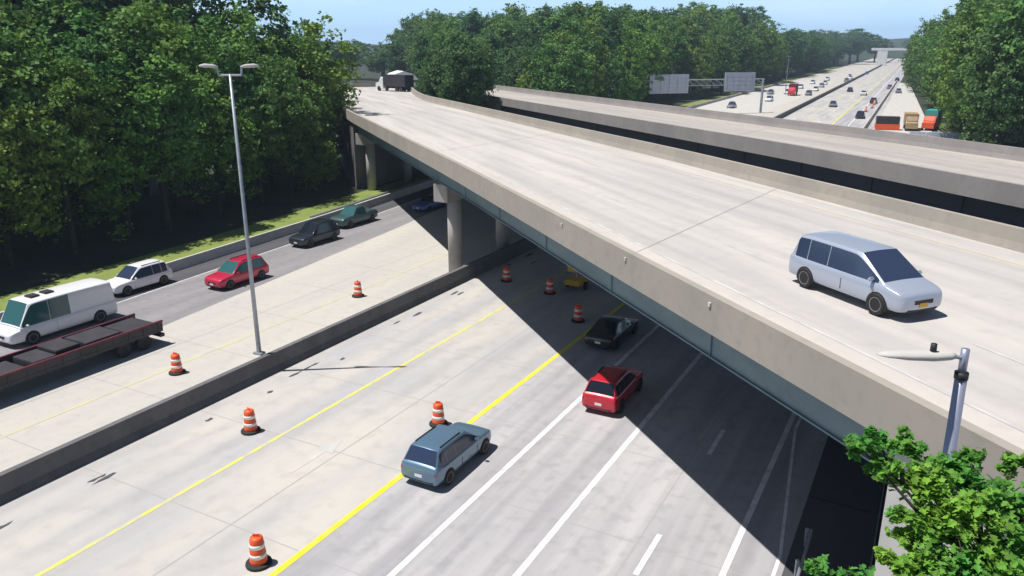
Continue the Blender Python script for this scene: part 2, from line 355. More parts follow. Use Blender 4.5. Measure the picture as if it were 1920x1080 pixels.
# ------------------------------------------------------------------ overpasses
def dz(s): return -.7*((s-50)/70) if s > 50 else 0.0
def dz2(s): return dz(s) if s < 190 else dz(190) - (s-190)*.05
def c1(s):  return 0 if s < 90 else (s-90)**2*.0013
SS = rng(-60, 260, 6)
def fl_near(s): return 12.8 + c1(s)
def fl_far(s): return 29.8 + (c1(s)-c1(130) if s > 130 else 0)
def overpass(name, near, far, label, glabel, s_a, s_b, sk):
    e = empty(name, B(near(30), 30, 0)); org = e.location.copy()
    ss = SS
    def F(l, s, z): return B(l, s, z) - org
    # slab
    bm = bmesh.new(); rings = []
    for s in ss:
        a, b = near(s)+.06, far(s)-.06; z = dz2(s)
        rings.append([bm.verts.new(F(l, s, zz+z)) for l, zz in ((a,8.78),(a,9.0),(b,9.0),(b,8.78))])
    for i in range(len(rings)-1):
        for j in range(4): bm.faces.new((rings[i][j], rings[i][(j+1)%4], rings[i+1][(j+1)%4], rings[i+1][j]))
    bm.faces.new(rings[0][::-1]); bm.faces.new(rings[-1])
    obj('deck', bm, M['deck' if near(0) < 30 else 'deck_b'], e)
    # shoulders as sheets
    for (a, b) in ((.45, 2.6),):
        sheet('shoulder', F, lambda s: near(s)+a, lambda s: near(s)+b, -60, 258, lambda s: 9.004+dz2(s), M['deck_s' if near(0) < 30 else 'deck_b'], 6, e)
    sheet('edge_line', F, lambda s: near(s)+2.62, lambda s: near(s)+2.74, -60, 258, lambda s: 9.008+dz2(s), M['white_f'], 6, e)
    sheet('edge_line', F, lambda s: far(s)-2.2, lambda s: far(s)-2.08, -60, 258, lambda s: 9.008+dz2(s), M['yellow_ff'], 6, e)
    for k in range(-4, 17):
        s = k*12.2
        for q in (.36, .62):
            sheet('lane_dash', F, lambda s: near(s)+(far(s)-near(s))*q-.06, lambda s: near(s)+(far(s)-near(s))*q+.06, s, s+3, lambda s: 9.008+dz2(s), M['white_f'], 3, e)
    # parapets
    for nm, base, sg in (('parapet', near, 1), ('parapet', far, -1)):
        bm = bmesh.new()
        prof = [(0,8.72),(0,9.9),(.28,9.9),(.33,9.35),(.42,9.0),(.42,8.72)]
        if sg < 0: prof = [(-x, z) for x, z in prof]
        extr(bm, F, prof, ss, zf=dz2, lf=base)
        obj(nm, bm, M['conc' if near(0) < 30 else 'conc_g'], e)
    if near(0) < 30:
        for s in (19.0, 24.5, 30.5):
            bm = bmesh.new(); l = near(s); z = dz2(s)
            hexa(bm, [F(l-.05, s, 9.56+z), F(l+.0, s, 9.56+z), F(l, s+.12, 9.56+z), F(l-.05, s+.12, 9.56+z), F(l-.05, s, 9.68+z), F(l, s, 9.68+z), F(l, s+.12, 9.68+z), F(l-.05, s+.12, 9.68+z)])
            obj('delineator', bm, M['conc_w'], e)
    # girders: six welded plate girders
    n = 7; w0 = 0.85
    for k in range(n):
        bm = bmesh.new()
        q = k/(n-1)
        lf = lambda s, q=q: near(s)+w0 + (far(s)-near(s)-2*w0)*q
        st = [s for s in ss if s_a(lf(30)) < s < s_b(lf(90))]
        st = [s_a(lf(30))+.1] + st + [s_b(lf(90))-.1]
        extr(bm, F, [(-.10,7.45),(-.10,7.5),(-.03,7.5),(-.03,8.73),(.03,8.73),(.03,7.5),(.10,7.5),(.10,7.45)], st, zf=dz2, lf=lf)
        if k == 0:
            for s in rng(20, 92, 7.2):
                l = lf(s); z = dz2(s)
                hexa(bm, [F(l-.09, s, 7.5+z), F(l-.035, s, 7.5+z), F(l-.035, s+.03, 7.5+z), F(l-.09, s+.03, 7.5+z),
                          F(l-.09, s, 8.70+z), F(l-.035, s, 8.70+z), F(l-.035, s+.03, 8.70+z), F(l-.09, s+.03, 8.70+z)])
        obj('girder', bm, M['girder' if near(0) < 30 else 'girder_b'], e)
    # expansion joints
    for s in (26, 60, 97):
        bm = bmesh.new()
        d = .72  # skew
        vv = []
        for (l, ds) in ((near(s)+.43, -.03), (far(s)-.43, -.03), (far(s)-.43, .03), (near(s)+.43, .03)):
            s2 = s + (l-near(s))*d + ds; vv.append(bm.verts.new(F(l, s2, 9.012+dz2(s2))))
        bm.faces.new(vv); obj('expansion_joint', bm, M['seal'], e)
    tag(e, label, 'overpass'); return e
# skew: road frame lines l_R = const expressed in bridge frame  (s as a function of l)
cAB = cos(AR+AB); sAB = sin(AR+AB)
def s_of(l, lR):          # point NB*l+TB*s with dot N = lR
    nb = NB.dot(N); tb = TB.dot(N); return (lR - nb*l)/tb
LA, LB = 0.0, -62.5
ovA = overpass('overpass_bridge', fl_near, fl_far, 'wide pale concrete road bridge in front, with the silver minivan on it', '', lambda l: s_of(l, LA), lambda l: s_of(l, LB), 0)
ovB = overpass('overpass_bridge', lambda s: 39.0, lambda s: 53.4, 'second pale road bridge behind the first, empty, beyond the dark gap', '', lambda l: s_of(l, 12.0), lambda l: s_of(l, LB), 0)
# abutment fills under the two roads (earth with concrete faces)
def fill(name, F, near, far, lR, sgn, s_end, label, m):
    bm = bmesh.new()
    l0, l1 = near(30)+.3, far(30)-.3
    n = 12
    rows = []
    for i in range(n+1):
        q = i/n
        row = []
        for l in (l0, l1):
            sa = s_of(l, lR); s = sa + (s_end - sa)*q
            lo = (near(s)+.3) if l == l0 else (far(s)-.3)
            row.append((lo, s))
        rows.append(row)
    prev = None
    for i, row in enumerate(rows):
        (a, sa), (b, sb) = row
        za, zb = 8.7+dz2(sa), 8.7+dz2(sb)
        if i == 0: za -= 0; zb -= 0
        r = [bm.verts.new(B(a, sa, -.05)), bm.verts.new(B(a, sa, za)), bm.verts.new(B(b, sb, zb)), bm.verts.new(B(b, sb, -.05))]
        if prev:
            for j in range(4): bm.faces.new((prev[j], prev[(j+1)%4], r[(j+1)%4], r[j]))
        else: bm.faces.new(r)
        prev = r
    bm.faces.new(prev)
    o = obj(name, bm, m); return tag(o, label, 'abutment')
fill('bridge_abutment', B, fl_near, fl_far, LA, -1, -60, 'concrete abutment and wing wall carrying the near end of the front bridge', M['conc_w'])
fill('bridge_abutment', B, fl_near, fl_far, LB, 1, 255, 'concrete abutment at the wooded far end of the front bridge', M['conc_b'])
fill('bridge_abutment', B, lambda s: 39.0, lambda s: 53.4, 12.0, -1, -60, 'concrete abutment carrying the right hand end of the second bridge', M['pier'])
fill('bridge_abutment', B, lambda s: 39.0, lambda s: 53.4, LB, 1, 255, 'concrete abutment at the wooded end of the second bridge', M['pier'])
# bents
def bent(loc, L_, hz, label, cols, overh=1.9, first=True):
    e = empty('bridge_pier', loc, ANG_T)     # local +X along T
    bm = bmesh.new(); box(bm, -overh, L_-overh, -.62, .62, hz-1.35, hz, .05); obj('pier_cap', bm, M['pier'], e)
    for x in cols:
        bm = bmesh.new(); lathe(bm, [(.56,0),(.56,hz-1.34)], 20, (x,0,0)); obj('column', bm, M['pier'], e, True)
    for k in range(7):
        bm = bmesh.new(); x = -overh+.95+k*(L_-1.7)/6.4; box(bm, x-.3, x+.3, -.3, .3, hz, hz+.11); obj('bearing', bm, M['black'], e)
    tag(e, label, 'bridge pier', 'concrete piers under the two bridges'); return e
def bR(s_b, l): return B(l, s_b)
bent(R(-31.9,49.6)-T*0, 23.6, 7.25, 'round columned pier with a pale cap end standing in the median by the shadow edge', (0, 7.4, 14.8, 21.0))
bent(R(-60.1,75.8), 23.6, 7.0, 'slim pier with a square cap end at the foot of the wood', (0, 7.4, 14.8, 21.0))
bent(R(-31.9, 49.6+35), 20.6, 7.1, 'pier in the median under the second bridge, mostly hidden', (0, 7.4, 14.8))
# ground under the near embankment (camera side bank)
bm = bmesh.new()
rows = []
for s in rng(-40, 12, 4):
    rows.append([bm.verts.new(p) for p in (R(-.2, s, .012), R(.6, s, .25), R(6, s, 3.2), R(14, s, 4.5), R(40, s, 5.0))])
for i in range(len(rows)-1):
    for j in range(4): bm.faces.new((rows[i][j], rows[i][j+1], rows[i+1][j+1], rows[i+1][j]))
tag(obj('bank', bm, M['soil'], smooth=True), kind='structure')

# ------------------------------------------------------------------ guardrail by the ramp
def guardrail(name, F, l, s0, s1, label, z0=0, m=None, step=2.0):
    e = empty(name, F(l(s0), s0, z0)); org = e.location.copy()
    ss = rng(s0, s1, step)
    bm = bmesh.new()
    prof = [(0,.45),(.06,.5),(.06,.56),(0,.6),(.06,.64),(.06,.70),(0,.75),(-.02,.75),(-.02,.45)]
    extr(bm, lambda a,b,c: F(a,b,c+z0)-org, prof, ss, lf=l); obj('rail', bm, M['steel'], e)
    for s in ss:
        bm = bmesh.new(); p = F(l(s)-.12, s, z0)-org
        box(bm, p.x-.05, p.x+.05, p.y-.05, p.y+.05, p.z, p.z+.72); obj('post', bm, M['steel'], e)
    tag(e, label, 'guardrail'); return e
guardrail('guardrail', R, lambda s: -2.15, 14, 26, 'short steel guardrail beside the ramp edge running into the bridge shadow')
guardrail('guardrail', R, lambda s: wall_l(s)-1.0, 58, 84, 'thin steel guardrail on the verge where the left road enters the shade')

# ------------------------------------------------------------------ vehicles
def loft(bm, st):
    rings = []
    for x, pts in st: rings.append([bm.verts.new((x, y, z)) for y, z in pts])
    k = len(rings[0])
    for i in range(len(rings)-1):
        for j in range(k): bm.faces.new((rings[i][j], rings[i][(j+1)%k], rings[i+1][(j+1)%k], rings[i+1][j]))
    bm.faces.new(rings[0][::-1]); bm.faces.new(rings[-1])
def quadplate(bm, q, th, inset=.06, bow=0):
    q = [Vector(p) for p in q]; c = sum(q, Vector())/4
    q = [p + (c-p).normalized()*inset*1.4 for p in q]
    n = (q[1]-q[0]).cross(q[3]-q[0]).normalized()
    if n.dot(c - Vector((0,0,.9))) < 0: n = -n
    lo = [p - n*.03 for p in q]; hi = [p + n*th for p in q]
    hexa(bm, lo + hi)
def wheel(bm_t, bm_r, x, y, r, w):
    sgn = 1 if y > 0 else -1
    for bm, prof in ((bm_t, [(r*.62, sgn*(w/2)), (r*.92, sgn*(w/2)), (r, sgn*(w/2-.04)), (r, -sgn*(w/2-.04)), (r*.9, -sgn*w/2), (0.01, -sgn*w/2)]),
                     (bm_r, [(r*.64, sgn*(w/2-.02)), (r*.64, sgn*(w/2+.004)), (r*.56, sgn*(w/2-.004)), (r*.2, sgn*(w/2-.012)), (.01, sgn*(w/2-.004))])):
        seg = 20; rings = []
        for rad, yy in prof: rings.append([bm.verts.new((x + rad*cos(2*pi*k/seg), y + yy, r + rad*sin(2*pi*k/seg))) for k in range(seg)])
        for i in range(len(rings)-1):
            for k in range(seg): bm.faces.new((rings[i][k], rings[i][(k+1)%seg], rings[i+1][(k+1)%seg], rings[i+1][k]))
        bm.faces.new(rings[0][::-1]); bm.faces.new(rings[-1])
def car(name, pos, ang, paint, kind='suv', L=4.6, Wd=1.85, Ht=1.65, label='', cat='car', glass='glass', detail=True, plate='plate_w', group=None, tilt=0):
    e = empty(name, pos, ang)
    hw = Wd/2; F_ = L/2; rw = .35 if kind != 'sedan' else .33
    if Ht > 1.9: rw = .40
    zs = .24; belt = {'suv': .98, 'van': 1.0, 'sedan': .90, 'hatch': .93, 'pickup': 1.10, 'bigvan': 1.15}[kind]
    hood = {'suv': .98, 'van': .99, 'sedan': .80, 'hatch': .86, 'pickup': 1.12, 'bigvan': 1.1}[kind]
    deck = {'suv': 1.0, 'van': 1.02, 'sedan': .92, 'hatch': .95, 'pickup': 1.08, 'bigvan': 1.15}[kind]
    # windscreen base / top, roof rear / rear window base, as fractions of the length
    cx = {'suv': (.235, .055, -.395, -.465), 'van': (.335, .12, -.43, -.475), 'sedan': (.215, .04, -.20, -.37),
          'hatch': (.23, .03, -.34, -.46), 'pickup': (.21, .07, -.13, -.16), 'bigvan': (.40, .30, -.47, -.492)}[kind]
    xwb, xwt, xrt, xrb = [c*L for c in cx]
    zr = Ht; wr = {'van': .80, 'bigvan': .88, 'sedan': .68}.get(kind, .74)
    cowl = belt + .03
    boxy = kind in ('suv', 'van', 'hatch', 'bigvan')
    # (x, width factor, lower z, shoulder z, state, top z) ; state 0 = no cabin, 1 = roof
    nose = hood*.84
    stn = [(F_, .70, zs+.16, nose*.74, 0, nose*.80), (F_*.985, .84, zs+.04, nose*.88, 0, nose*.95), (F_*.93, .94, zs, hood*.84, 0, hood*.88),
           (F_*.82, .985, zs, hood*.90, 0, hood*.96), ((F_*.82+xwb)/2, 1, zs, belt*.93, 0, (hood+cowl)/2), (xwb+.10, 1, zs, belt-.05, 0, cowl-.01), (xwb, 1, zs, belt-.05, 0, cowl+.02),
           (xwt, 1, zs, belt-.05, 1, zr*.975), (xwt-.22, 1, zs, belt-.05, 1, zr*.995)]
    span = (xwt-.22) - (xrt+.05); npil = {'suv': 2, 'van': 2, 'sedan': 1, 'hatch': 1, 'pickup': 1, 'bigvan': 2}[kind]
    pil = []
    for k in range(npil):
        xp = xwt - .22 - span*((.42, .80) if npil == 2 else (.48,))[k]
        if kind == 'bigvan': xp = xwt - .22 - (.9, 2.2)[k]
        pil.append(xp); stn += [(xp+.012, 1, zs, belt-.05, 1, zr), (xp-.012, 1, zs, belt-.05, 1, zr)]
    stn += [(xrt+.05, 1, zs, belt-.04, 1, zr*.985), (xrt, 1, zs, belt-.04, 1, zr*.965)]
    if boxy: stn += [(xrb, .985, zs, deck-.02, 0, deck+.06), (-F_*.985, .95, zs+.02, deck-.10, 0, deck-.02), (-F_, .84, zs+.16, deck-.24, 0, deck-.18)]
    else: stn += [(xrb, 1, zs, deck-.05, 0, deck+.03), (xrb-.12, .995, zs, deck-.05, 0, deck), (-F_*.90, .97, zs, deck-.07, 0, deck-.01), (-F_*.985, .92, zs+.03, deck-.14, 0, deck-.08), (-F_, .82, zs+.14, deck-.24, 0, deck-.20)]
    if kind == 'bigvan': pass
    bm = bmesh.new(); rings = []
    for (x, wf, zl, zsh, stt, zt) in stn:
        w = hw*wf; h = zsh - zl
        base = [(w*.80, zl), (w*.97, zl+.05), (w*1.0, zl+h*.40), (w*1.0, zl+h*.72), (w*.965, zsh)]
        if stt:
            wrf = hw*wr
            def cab(u): return w*.93 + (wrf - w*.93)*u
            zg = zt - .10
            up = [(w*.935, zsh+.02), (cab(.88), zg), (wrf*.97, zt-.045), (wrf*.90, zt-.008), (0, zt+.03)]
        else:
            up = [(w*.925, zsh+.03 if zt > zsh+.03 else zt), (w*.89, max(zt-.035, zsh+.032)), (w*.86, max(zt-.02, zsh+.034)), (w*.83, max(zt-.004, zsh+.036)), (0, max(zt+.03, zsh+.05))]
        half = base + up
        full = half + [(-y, z) for y, z in reversed(half[:-1])]
        rings.append([bm.verts.new((x, y, z)) for y, z in full])
    K = len(rings[0])     # 19 points: 0..9 right, 9 centre, 10..18 left
    names = ['body', 'windscreen', 'rear_window'] + ['side_window']*(2*(npil+1))
    for i in range(len(rings)-1):
        xa, xb = stn[i][0], stn[i+1][0]; sa, sb = stn[i][4], stn[i+1][4]
        for j in range(K):
            f = bm.faces.new((rings[i][j], rings[i+1][j], rings[i+1][(j+1)%K], rings[i][(j+1)%K])); f.smooth = True
            jj = j if j < 9 else 17 - j       # symmetric band index
            if j == K-1: continue
            if jj == 8:
                if sa == 0 and sb == 1: f.material_index = 1
                if sa == 1 and sb == 0 and kind != 'bigvan': f.material_index = 2
            if jj == 5 and (sa or sb):
                isp = any(abs((xa+xb)/2 - p_) < .04 for p_ in pil)
                if isp: continue
                if kind == 'bigvan' and xb < pil[-1]-.06: continue
                if sb == 0 and kind in ('pickup', 'sedan', 'bigvan', 'hatch', 'suv', 'van'): continue
                q = sum(1 for p_ in pil if (xa+xb)/2 < p_)
                f.material_index = 3 + q*2 + (0 if j < 9 else 1)
    bm.faces.new(rings[0]); bm.faces.new(rings[-1][::-1])
    if kind == 'pickup':
        for a_ in ((hw*.80, hw*.95), (-hw*.95, -hw*.80)): box(bm, -F_*.95, xrb-.1, a_[0], a_[1], belt-.12, belt+.05, .0)
        box(bm, -F_*.97, -F_*.93, -hw*.88, hw*.88, belt-.12, belt+.04, .0)
    bmesh.ops.recalc_face_normals(bm, faces=bm.faces)
    cl_ = bm.edges.layers.float.new('crease_edge')
    def crease(i0, j0, i1, j1, v):
        ed = bm.edges.get((rings[i0][j0], rings[i1][j1]))
        if ed: ed[cl_] = max(ed[cl_], v)
    for i, sn in enumerate(stn):
        isp = any(abs(sn[0]-p_) < .02 for p_ in pil)
        for j in range(K-1):
            jj = j if j < 9 else 17 - j
            if isp and 4 <= jj <= 6: crease(i, j, i, j+1, 1)
            if jj in (7, 8) and (sn[0] in (xwb, xwt, xrt, xrb)): crease(i, j, i, j+1, 1)
            if jj == 5 and sn[0] in (xrt+.05,): crease(i, j, i, j+1, .6)
        if i < len(stn)-1 and (sn[4] or stn[i+1][4]):
            for j in (5, 13): crease(i, j, i+1, j, .9)
            for j in (6, 12): crease(i, j, i+1, j, .6)
            if sn[4] != stn[i+1][4]:
                for j in (8, 10): crease(i, j, i+1, j, 1)
    me = bpy.data.meshes.new('tmp'); bm.to_mesh(me); bm.free()
    for _ in names: me.materials.append(M['black'])
    to = bpy.data.objects.new('tmp', me); COL.objects.link(to)
    md = to.modifiers.new('s', 'SUBSURF'); md.levels = 2 if detail else 1
    dg = bpy.context.evaluated_depsgraph_get(); me2 = bpy.data.meshes.new_from_object(to.evaluated_get(dg))
    bpy.data.objects.remove(to); bpy.data.meshes.remove(me)
    g = M[glass]
    for mi, nm in enumerate(names):
        vm = {}; vs = []; fs = []
        for p in me2.polygons:
            if p.material_index != mi: continue
            idx = []
            for v in p.vertices:
                if v not in vm: vm[v] = len(vs); vs.append(me2.vertices[v].co[:])
                idx.append(vm[v])
            fs.append(idx)
        if not fs: continue
        m3 = bpy.data.meshes.new(nm); m3.from_pydata(vs, [], fs); m3.update()
        for p in m3.polygons: p.use_smooth = True
        link(nm, m3, paint if mi == 0 else g, e)
    bpy.data.meshes.remove(me2)
    # wheels
    wb_f, wb_r = F_*.64, -F_*.62
    for x in (wb_f, wb_r):
        for sg in (1, -1):
            if detail:
                # dark arch lip
                bm = bmesh.new(); seg = 18
                vo = []
                ra = rw + .045
                outer = [bm.verts.new((x + ra*cos(pi*k/seg), sg*(hw-.001), rw + ra*sin(pi*k/seg))) for k in range(seg+1)]
                outer += [bm.verts.new((x - ra, sg*(hw-.004), zs)), bm.verts.new((x + ra, sg*(hw-.004), zs))]
                f = bm.faces.new(outer)
                r = bmesh.ops.extrude_face_region(bm, geom=[f])
                for v in [v for v in r['geom'] if isinstance(v, bmesh.types.BMVert)]: v.co.y -= sg*.22
                obj('wheel_arch', bm, M['black'], e)
            bt, br = bmesh.new(), bmesh.new()
            wheel(bt, br, x, sg*(hw-.068), rw, .21)
            w = obj('wheel', bt, M['rubber'], e)
            obj('rim', br, M['rim'], w)
    if detail:
        for sg in (1, -1):
            bm = bmesh.new(); box(bm, F_*.88, F_*.986, sg*hw*.46 if sg > 0 else -hw*.80, sg*hw*.80 if sg > 0 else -hw*.46, nose*.74, nose*.90, .04); obj('headlight', bm, M['lamp'], e)
            bm = bmesh.new(); box(bm, -F_*.992, -F_*.90, min(sg*hw*.62, sg*hw*.93), max(sg*hw*.62, sg*hw*.93), deck*.68, deck*.86, .03); obj('tail_light', bm, M['tail'], e)
            bm = bmesh.new(); box(bm, xwb-.42, xwb-.28, min(sg*hw*.92, sg*(hw*.97+.17)), max(sg*hw*.92, sg*(hw*.97+.17)), belt+.02, belt+.15, .045); obj('mirror', bm, paint, e)
        bm = bmesh.new(); box(bm, F_*.93, F_*1.003, -hw*.40, hw*.40, nose*.60, nose*.80, .02); obj('grille', bm, M['black'], e)
        bm = bmesh.new(); box(bm, F_*.90, F_*.992, -hw*.66, hw*.66, zs+.02, zs+.20, .04); obj('front_bumper', bm, M['black'], e)
        bm = bmesh.new(); box(bm, -F_*.995, -F_*.90, -hw*.80, hw*.80, zs+.04, zs+.26, .05); obj('rear_bumper', bm, M['black'], e)
        bm = bmesh.new(); box(bm, -F_*1.002, -F_*.985, -.17, .17, deck*.52, deck*.52+.13); obj('rear_plate', bm, M[plate if plate == 'plate_w' else 'plate_w'], e)
        bm = bmesh.new(); box(bm, F_*.985, F_*1.006, -.17, .17, zs+.18, zs+.31); obj('front_plate', bm, M[plate], e)
        # door seams
        bm = bmesh.new()
        for sg in (1, -1):
            for x in (xwb-.25, xwb-.25-(.27*L if kind != 'pickup' else 1.0)):
                box(bm, x-.008, x+.008, sg*(hw-.004)-.012, sg*(hw-.004)+.002, zs+.2, belt-.22)
        obj('door_seam', bm, M['black'], e)
        if kind == 'suv':
            for sg in (1, -1):
                bm = bmesh.new(); box(bm, xrt+.25, xwt-.3, sg*hw*wr*.86-.018, sg*hw*wr*.86+.018, zr-.03, zr+.03, .008); obj('roof_rail', bm, M['black'], e)
    tag(e, label, cat, group); return e
TG = 'vehicles on the near carriageways'
car('parked_car' if False else 'suv', R(-16.5, 24.8, .015), ANG_T, M['p_slate'], 'suv', 4.5, 1.86, 1.64, 'slate blue SUV seen from behind just right of the orange drum on the yellow line', 'car', 'glass_b')
car('suv', R(-12.75, 34.2, .015), ANG_T+.02, M['p_red'], 'suv', 4.4, 1.80, 1.62, 'bright red car half in the bridge shadow, seen from behind', 'car')
car('sedan', R(-15.9, 42.0, .015), ANG_T, M['p_black'], 'sedan', 4.7, 1.85, 1.45, 'black car wholly in the shadow under the bridge, ahead of the red car', 'car')
car('sedan', R(-12.75, 12.9, .015), ANG_T, M['p_black'], 'sedan', 4.7, 1.85, 1.45, 'dark car cut off by the bottom edge of the photo beside the white line', 'car')
car('minivan', B(18.95, 19.7, 9.015), ANG_B + pi + .05, M['p_silver'], 'van', 4.95, 1.92, 1.78, 'silver blue minivan driving alone on the front bridge', 'minivan', 'glass_b', plate='plate_y')
car('suv', R(-44.9, 39.7, .015), ANG_T + pi, M['p_darkred'], 'suv', 4.8, 1.9, 1.75, 'red SUV on the left carriageway behind the tall light pole', 'car', 'glass_t')
car('pickup_truck', R(-48.4, 52.0, .015), ANG_T + pi, M['p_black'], 'suv', 4.9, 1.95, 1.85, 'black SUV on the left carriageway farther up than the red one', 'car')
car('pickup_truck', R(-50.3, 59.8, .015), ANG_T + pi, M['p_teal'], 'pickup', 5.4, 1.95, 1.8, 'dark green pickup truck near the far end of the sunlit left road', 'pickup truck', 'glass_t')
car('suv', R(-50.2, 35.2, .015), ANG_T + pi, M['p_white'], 'suv', 4.8, 1.92, 1.75, 'white SUV on the shoulder beside the grass, behind the white van', 'car', 'glass_b')
car('sedan', R(-47.5, 69.5, .015), ANG_T + pi, M['p_blue'], 'sedan', 4.6, 1.82, 1.45, 'blue car in deep shade under the bridge left of the pale pier cap', 'car')
v = car('van', R(-46.9, 27.0, .015), ANG_T + pi, M['p_white'], 'bigvan', 6.9, 2.3, 2.5, 'long white van with two dark roof vents cut by the left edge', 'van', 'glass_t')
for x in (1.2, .3):
    bm = bmesh.new(); box(bm, x-.28, x+.28, -.35, .35, 2.49, 2.62, .03); obj('roof_vent', bm, M['black'], v)
# trailer
e = empty('flatbed_trailer', R(-40.3, 19.6, .015), ANG_T + pi)
Lh = 9.0; hwT = 1.25
bm = bmesh.new(); box(bm, -Lh, Lh, -hwT, hwT, .78, .98, .02)
for k in range(19):
    x = -Lh + .3 + k*(2*Lh-.6)/18
    for sg in (1, -1): box(bm, x-.04, x+.04, sg*hwT-.04, sg*hwT+.02, .80, 1.40)
obj('bed', bm, M['char'], e)
for sg in (1, -1):
    bm = bmesh.new(); box(bm, -Lh, Lh, min(sg*(hwT-.06), sg*(hwT-.005)), max(sg*(hwT-.06), sg*(hwT-.005)), .98, 1.36); obj('side_board', bm, M['char'], e)
    bm = bmesh.new(); box(bm, -Lh-.02, Lh+.02, min(sg*(hwT-.09), sg*(hwT+.05)), max(sg*(hwT-.09), sg*(hwT+.05)), 1.362, 1.47, .015); obj('side_rail', bm, M['maroon'], e)
rr = random.Random(11); bm = bmesh.new(); x = -Lh + .4
while x < Lh - 1.5:
    w_ = rr.uniform(1.2, 2.8); y0 = rr.uniform(-1.1, -.7); y1 = rr.uniform(.7, 1.1)
    box(bm, x, min(x+w_, Lh-.3), y0, y1, .985, rr.uniform(1.22, 1.62), .03); x += w_ + rr.uniform(.03, .25)
obj('load', bm, M['char'], e)
for x in (-Lh+1.3, -Lh+2.6, Lh-1.6):
    for sg in (1, -1):
        bt, br = bmesh.new(), bmesh.new(); wheel(bt, br, x, sg*(hwT-.20), .46, .3); w = obj('wheel', bt, M['rubber'], e); obj('rim', br, M['char'], w)
bm = bmesh.new(); box(bm, -Lh-.10, -Lh+.2, -hwT+.05, hwT-.05, .42, .62, .02); obj('bumper', bm, M['char'], e)
for sg in (1, -1):
    bm = bmesh.new(); box(bm, -Lh-.05, -Lh-.005, sg*.95-.12, sg*.95+.12, .84, .96, .01); obj('tail_light', bm, M['tail'], e)
bm = bmesh.new(); box(bm, -Lh+.2, Lh-.2, -.5, .5, .5, .779); obj('chassis', bm, M['black'], e)
tag(e, 'long low dark flatbed trailer with a maroon top rail at the left edge', 'trailer')
# arrow board trailer in the shade
e = empty('warning_trailer', R(-22.0, 50.4, .015), ANG_T)
bm = bmesh.new(); box(bm, -.9, .9, -.6, .6, .42, .8, .04); obj('trailer_body', bm, M['plate_y'], e)
bm = bmesh.new(); tube(bm, [(0,0,.8),(0,0,1.3)], .06); obj('mast', bm, M['steel'], e)
bm = bmesh.new(); box(bm, -.06, .06, -.75, .75, 1.2, 1.8, .03); obj('sign_panel', bm, M['plate_y'], e)
for sg in (1, -1):
    bt, br = bmesh.new(), bmesh.new(); wheel(bt, br, 0, sg*.7, .3, .18); w = obj('wheel', bt, M['rubber'], e); obj('rim', br, M['rim'], w)
bm = bmesh.new(); tube(bm, [(.9,0,.5),(1.9,0,.42)], .045); obj('drawbar', bm, M['steel'], e)
tag(e, 'small dull yellow roadworks trailer in the shade beside a traffic drum', 'trailer')

# ------------------------------------------------------------------ drums
def drum(pos, label, group='orange and white traffic drums', rz=0):
    e = empty('traffic_drum', pos, rz)
    bm = bmesh.new(); lathe(bm, [(.43,0),(.45,.03),(.44,.09),(.31,.12)], 16); obj('base', bm, M['rubber'], e, False)
    bm = bmesh.new()
    prof = [(.290,.12)]
    zz = [.12,.32,.50,.68,.86,1.02]; rr_ = [.295,.28,.265,.25,.235,.22]
    for i in range(5):
        prof += [(rr_[i], zz[i]+.02), (rr_[i]-.006, zz[i+1]-.015), (rr_[i+1], zz[i+1]+.0)]
    prof += [(.21,1.06),(.12,1.09)]
    lathe(bm, prof, 20); obj('drum_body', bm, M['orange'], e, True)
    for (i) in (1, 3):
        bm = bmesh.new(); lathe(bm, [(rr_[i]+.006, zz[i]+.015), (rr_[i]+.001, zz[i+1]-.01)], 20); obj('white_band', bm, M['refl'], e, True)
    bm = bmesh.new(); box(bm, -.11, .11, -.02, .02, 1.08, 1.19, .01); obj('handle', bm, M['orange'], e)
    tag(e, label, 'traffic drum', group); return e
D0 = drum(R(-18.55, 16.0, .015), 'nearest orange and white drum, by the bottom edge of the photo')
def d(l, s, label, sc=1.0):
    c = dup(D0); c.location = R(l, s, .015); c['label'] = label; c.rotation_euler = (0, 0, l*s); c.scale = (sc,)*3; return c
d(-34.7, 25.9, 'orange drum on the left carriageway nearest the dark trailer')
d(-26.1, 22.9, 'orange drum between the median barrier and the worn yellow line')
d(-18.9, 27.6, 'orange drum directly behind the slate blue SUV')
d(-34.8, 41.3, 'orange drum on the left carriageway just right of the tall pole')
d(-27.4, 49.6, 'drum in the bridge shade nearest the median barrier')
d(-23.2, 48.4, 'drum in the bridge shade next to the small yellow trailer')
d(-19.0, 43.9, 'drum in the bridge shade beside the black car')
k = 0
for (l, s) in ((-19.5,262),(-19.2,232),(-18.8,246)):
    k += 1; c = d(l + .035*(s-60), s, 'tiny orange drum in the line along the far right carriageway', 1.2); c['group'] = 'tiny drums along the far right carriageway'

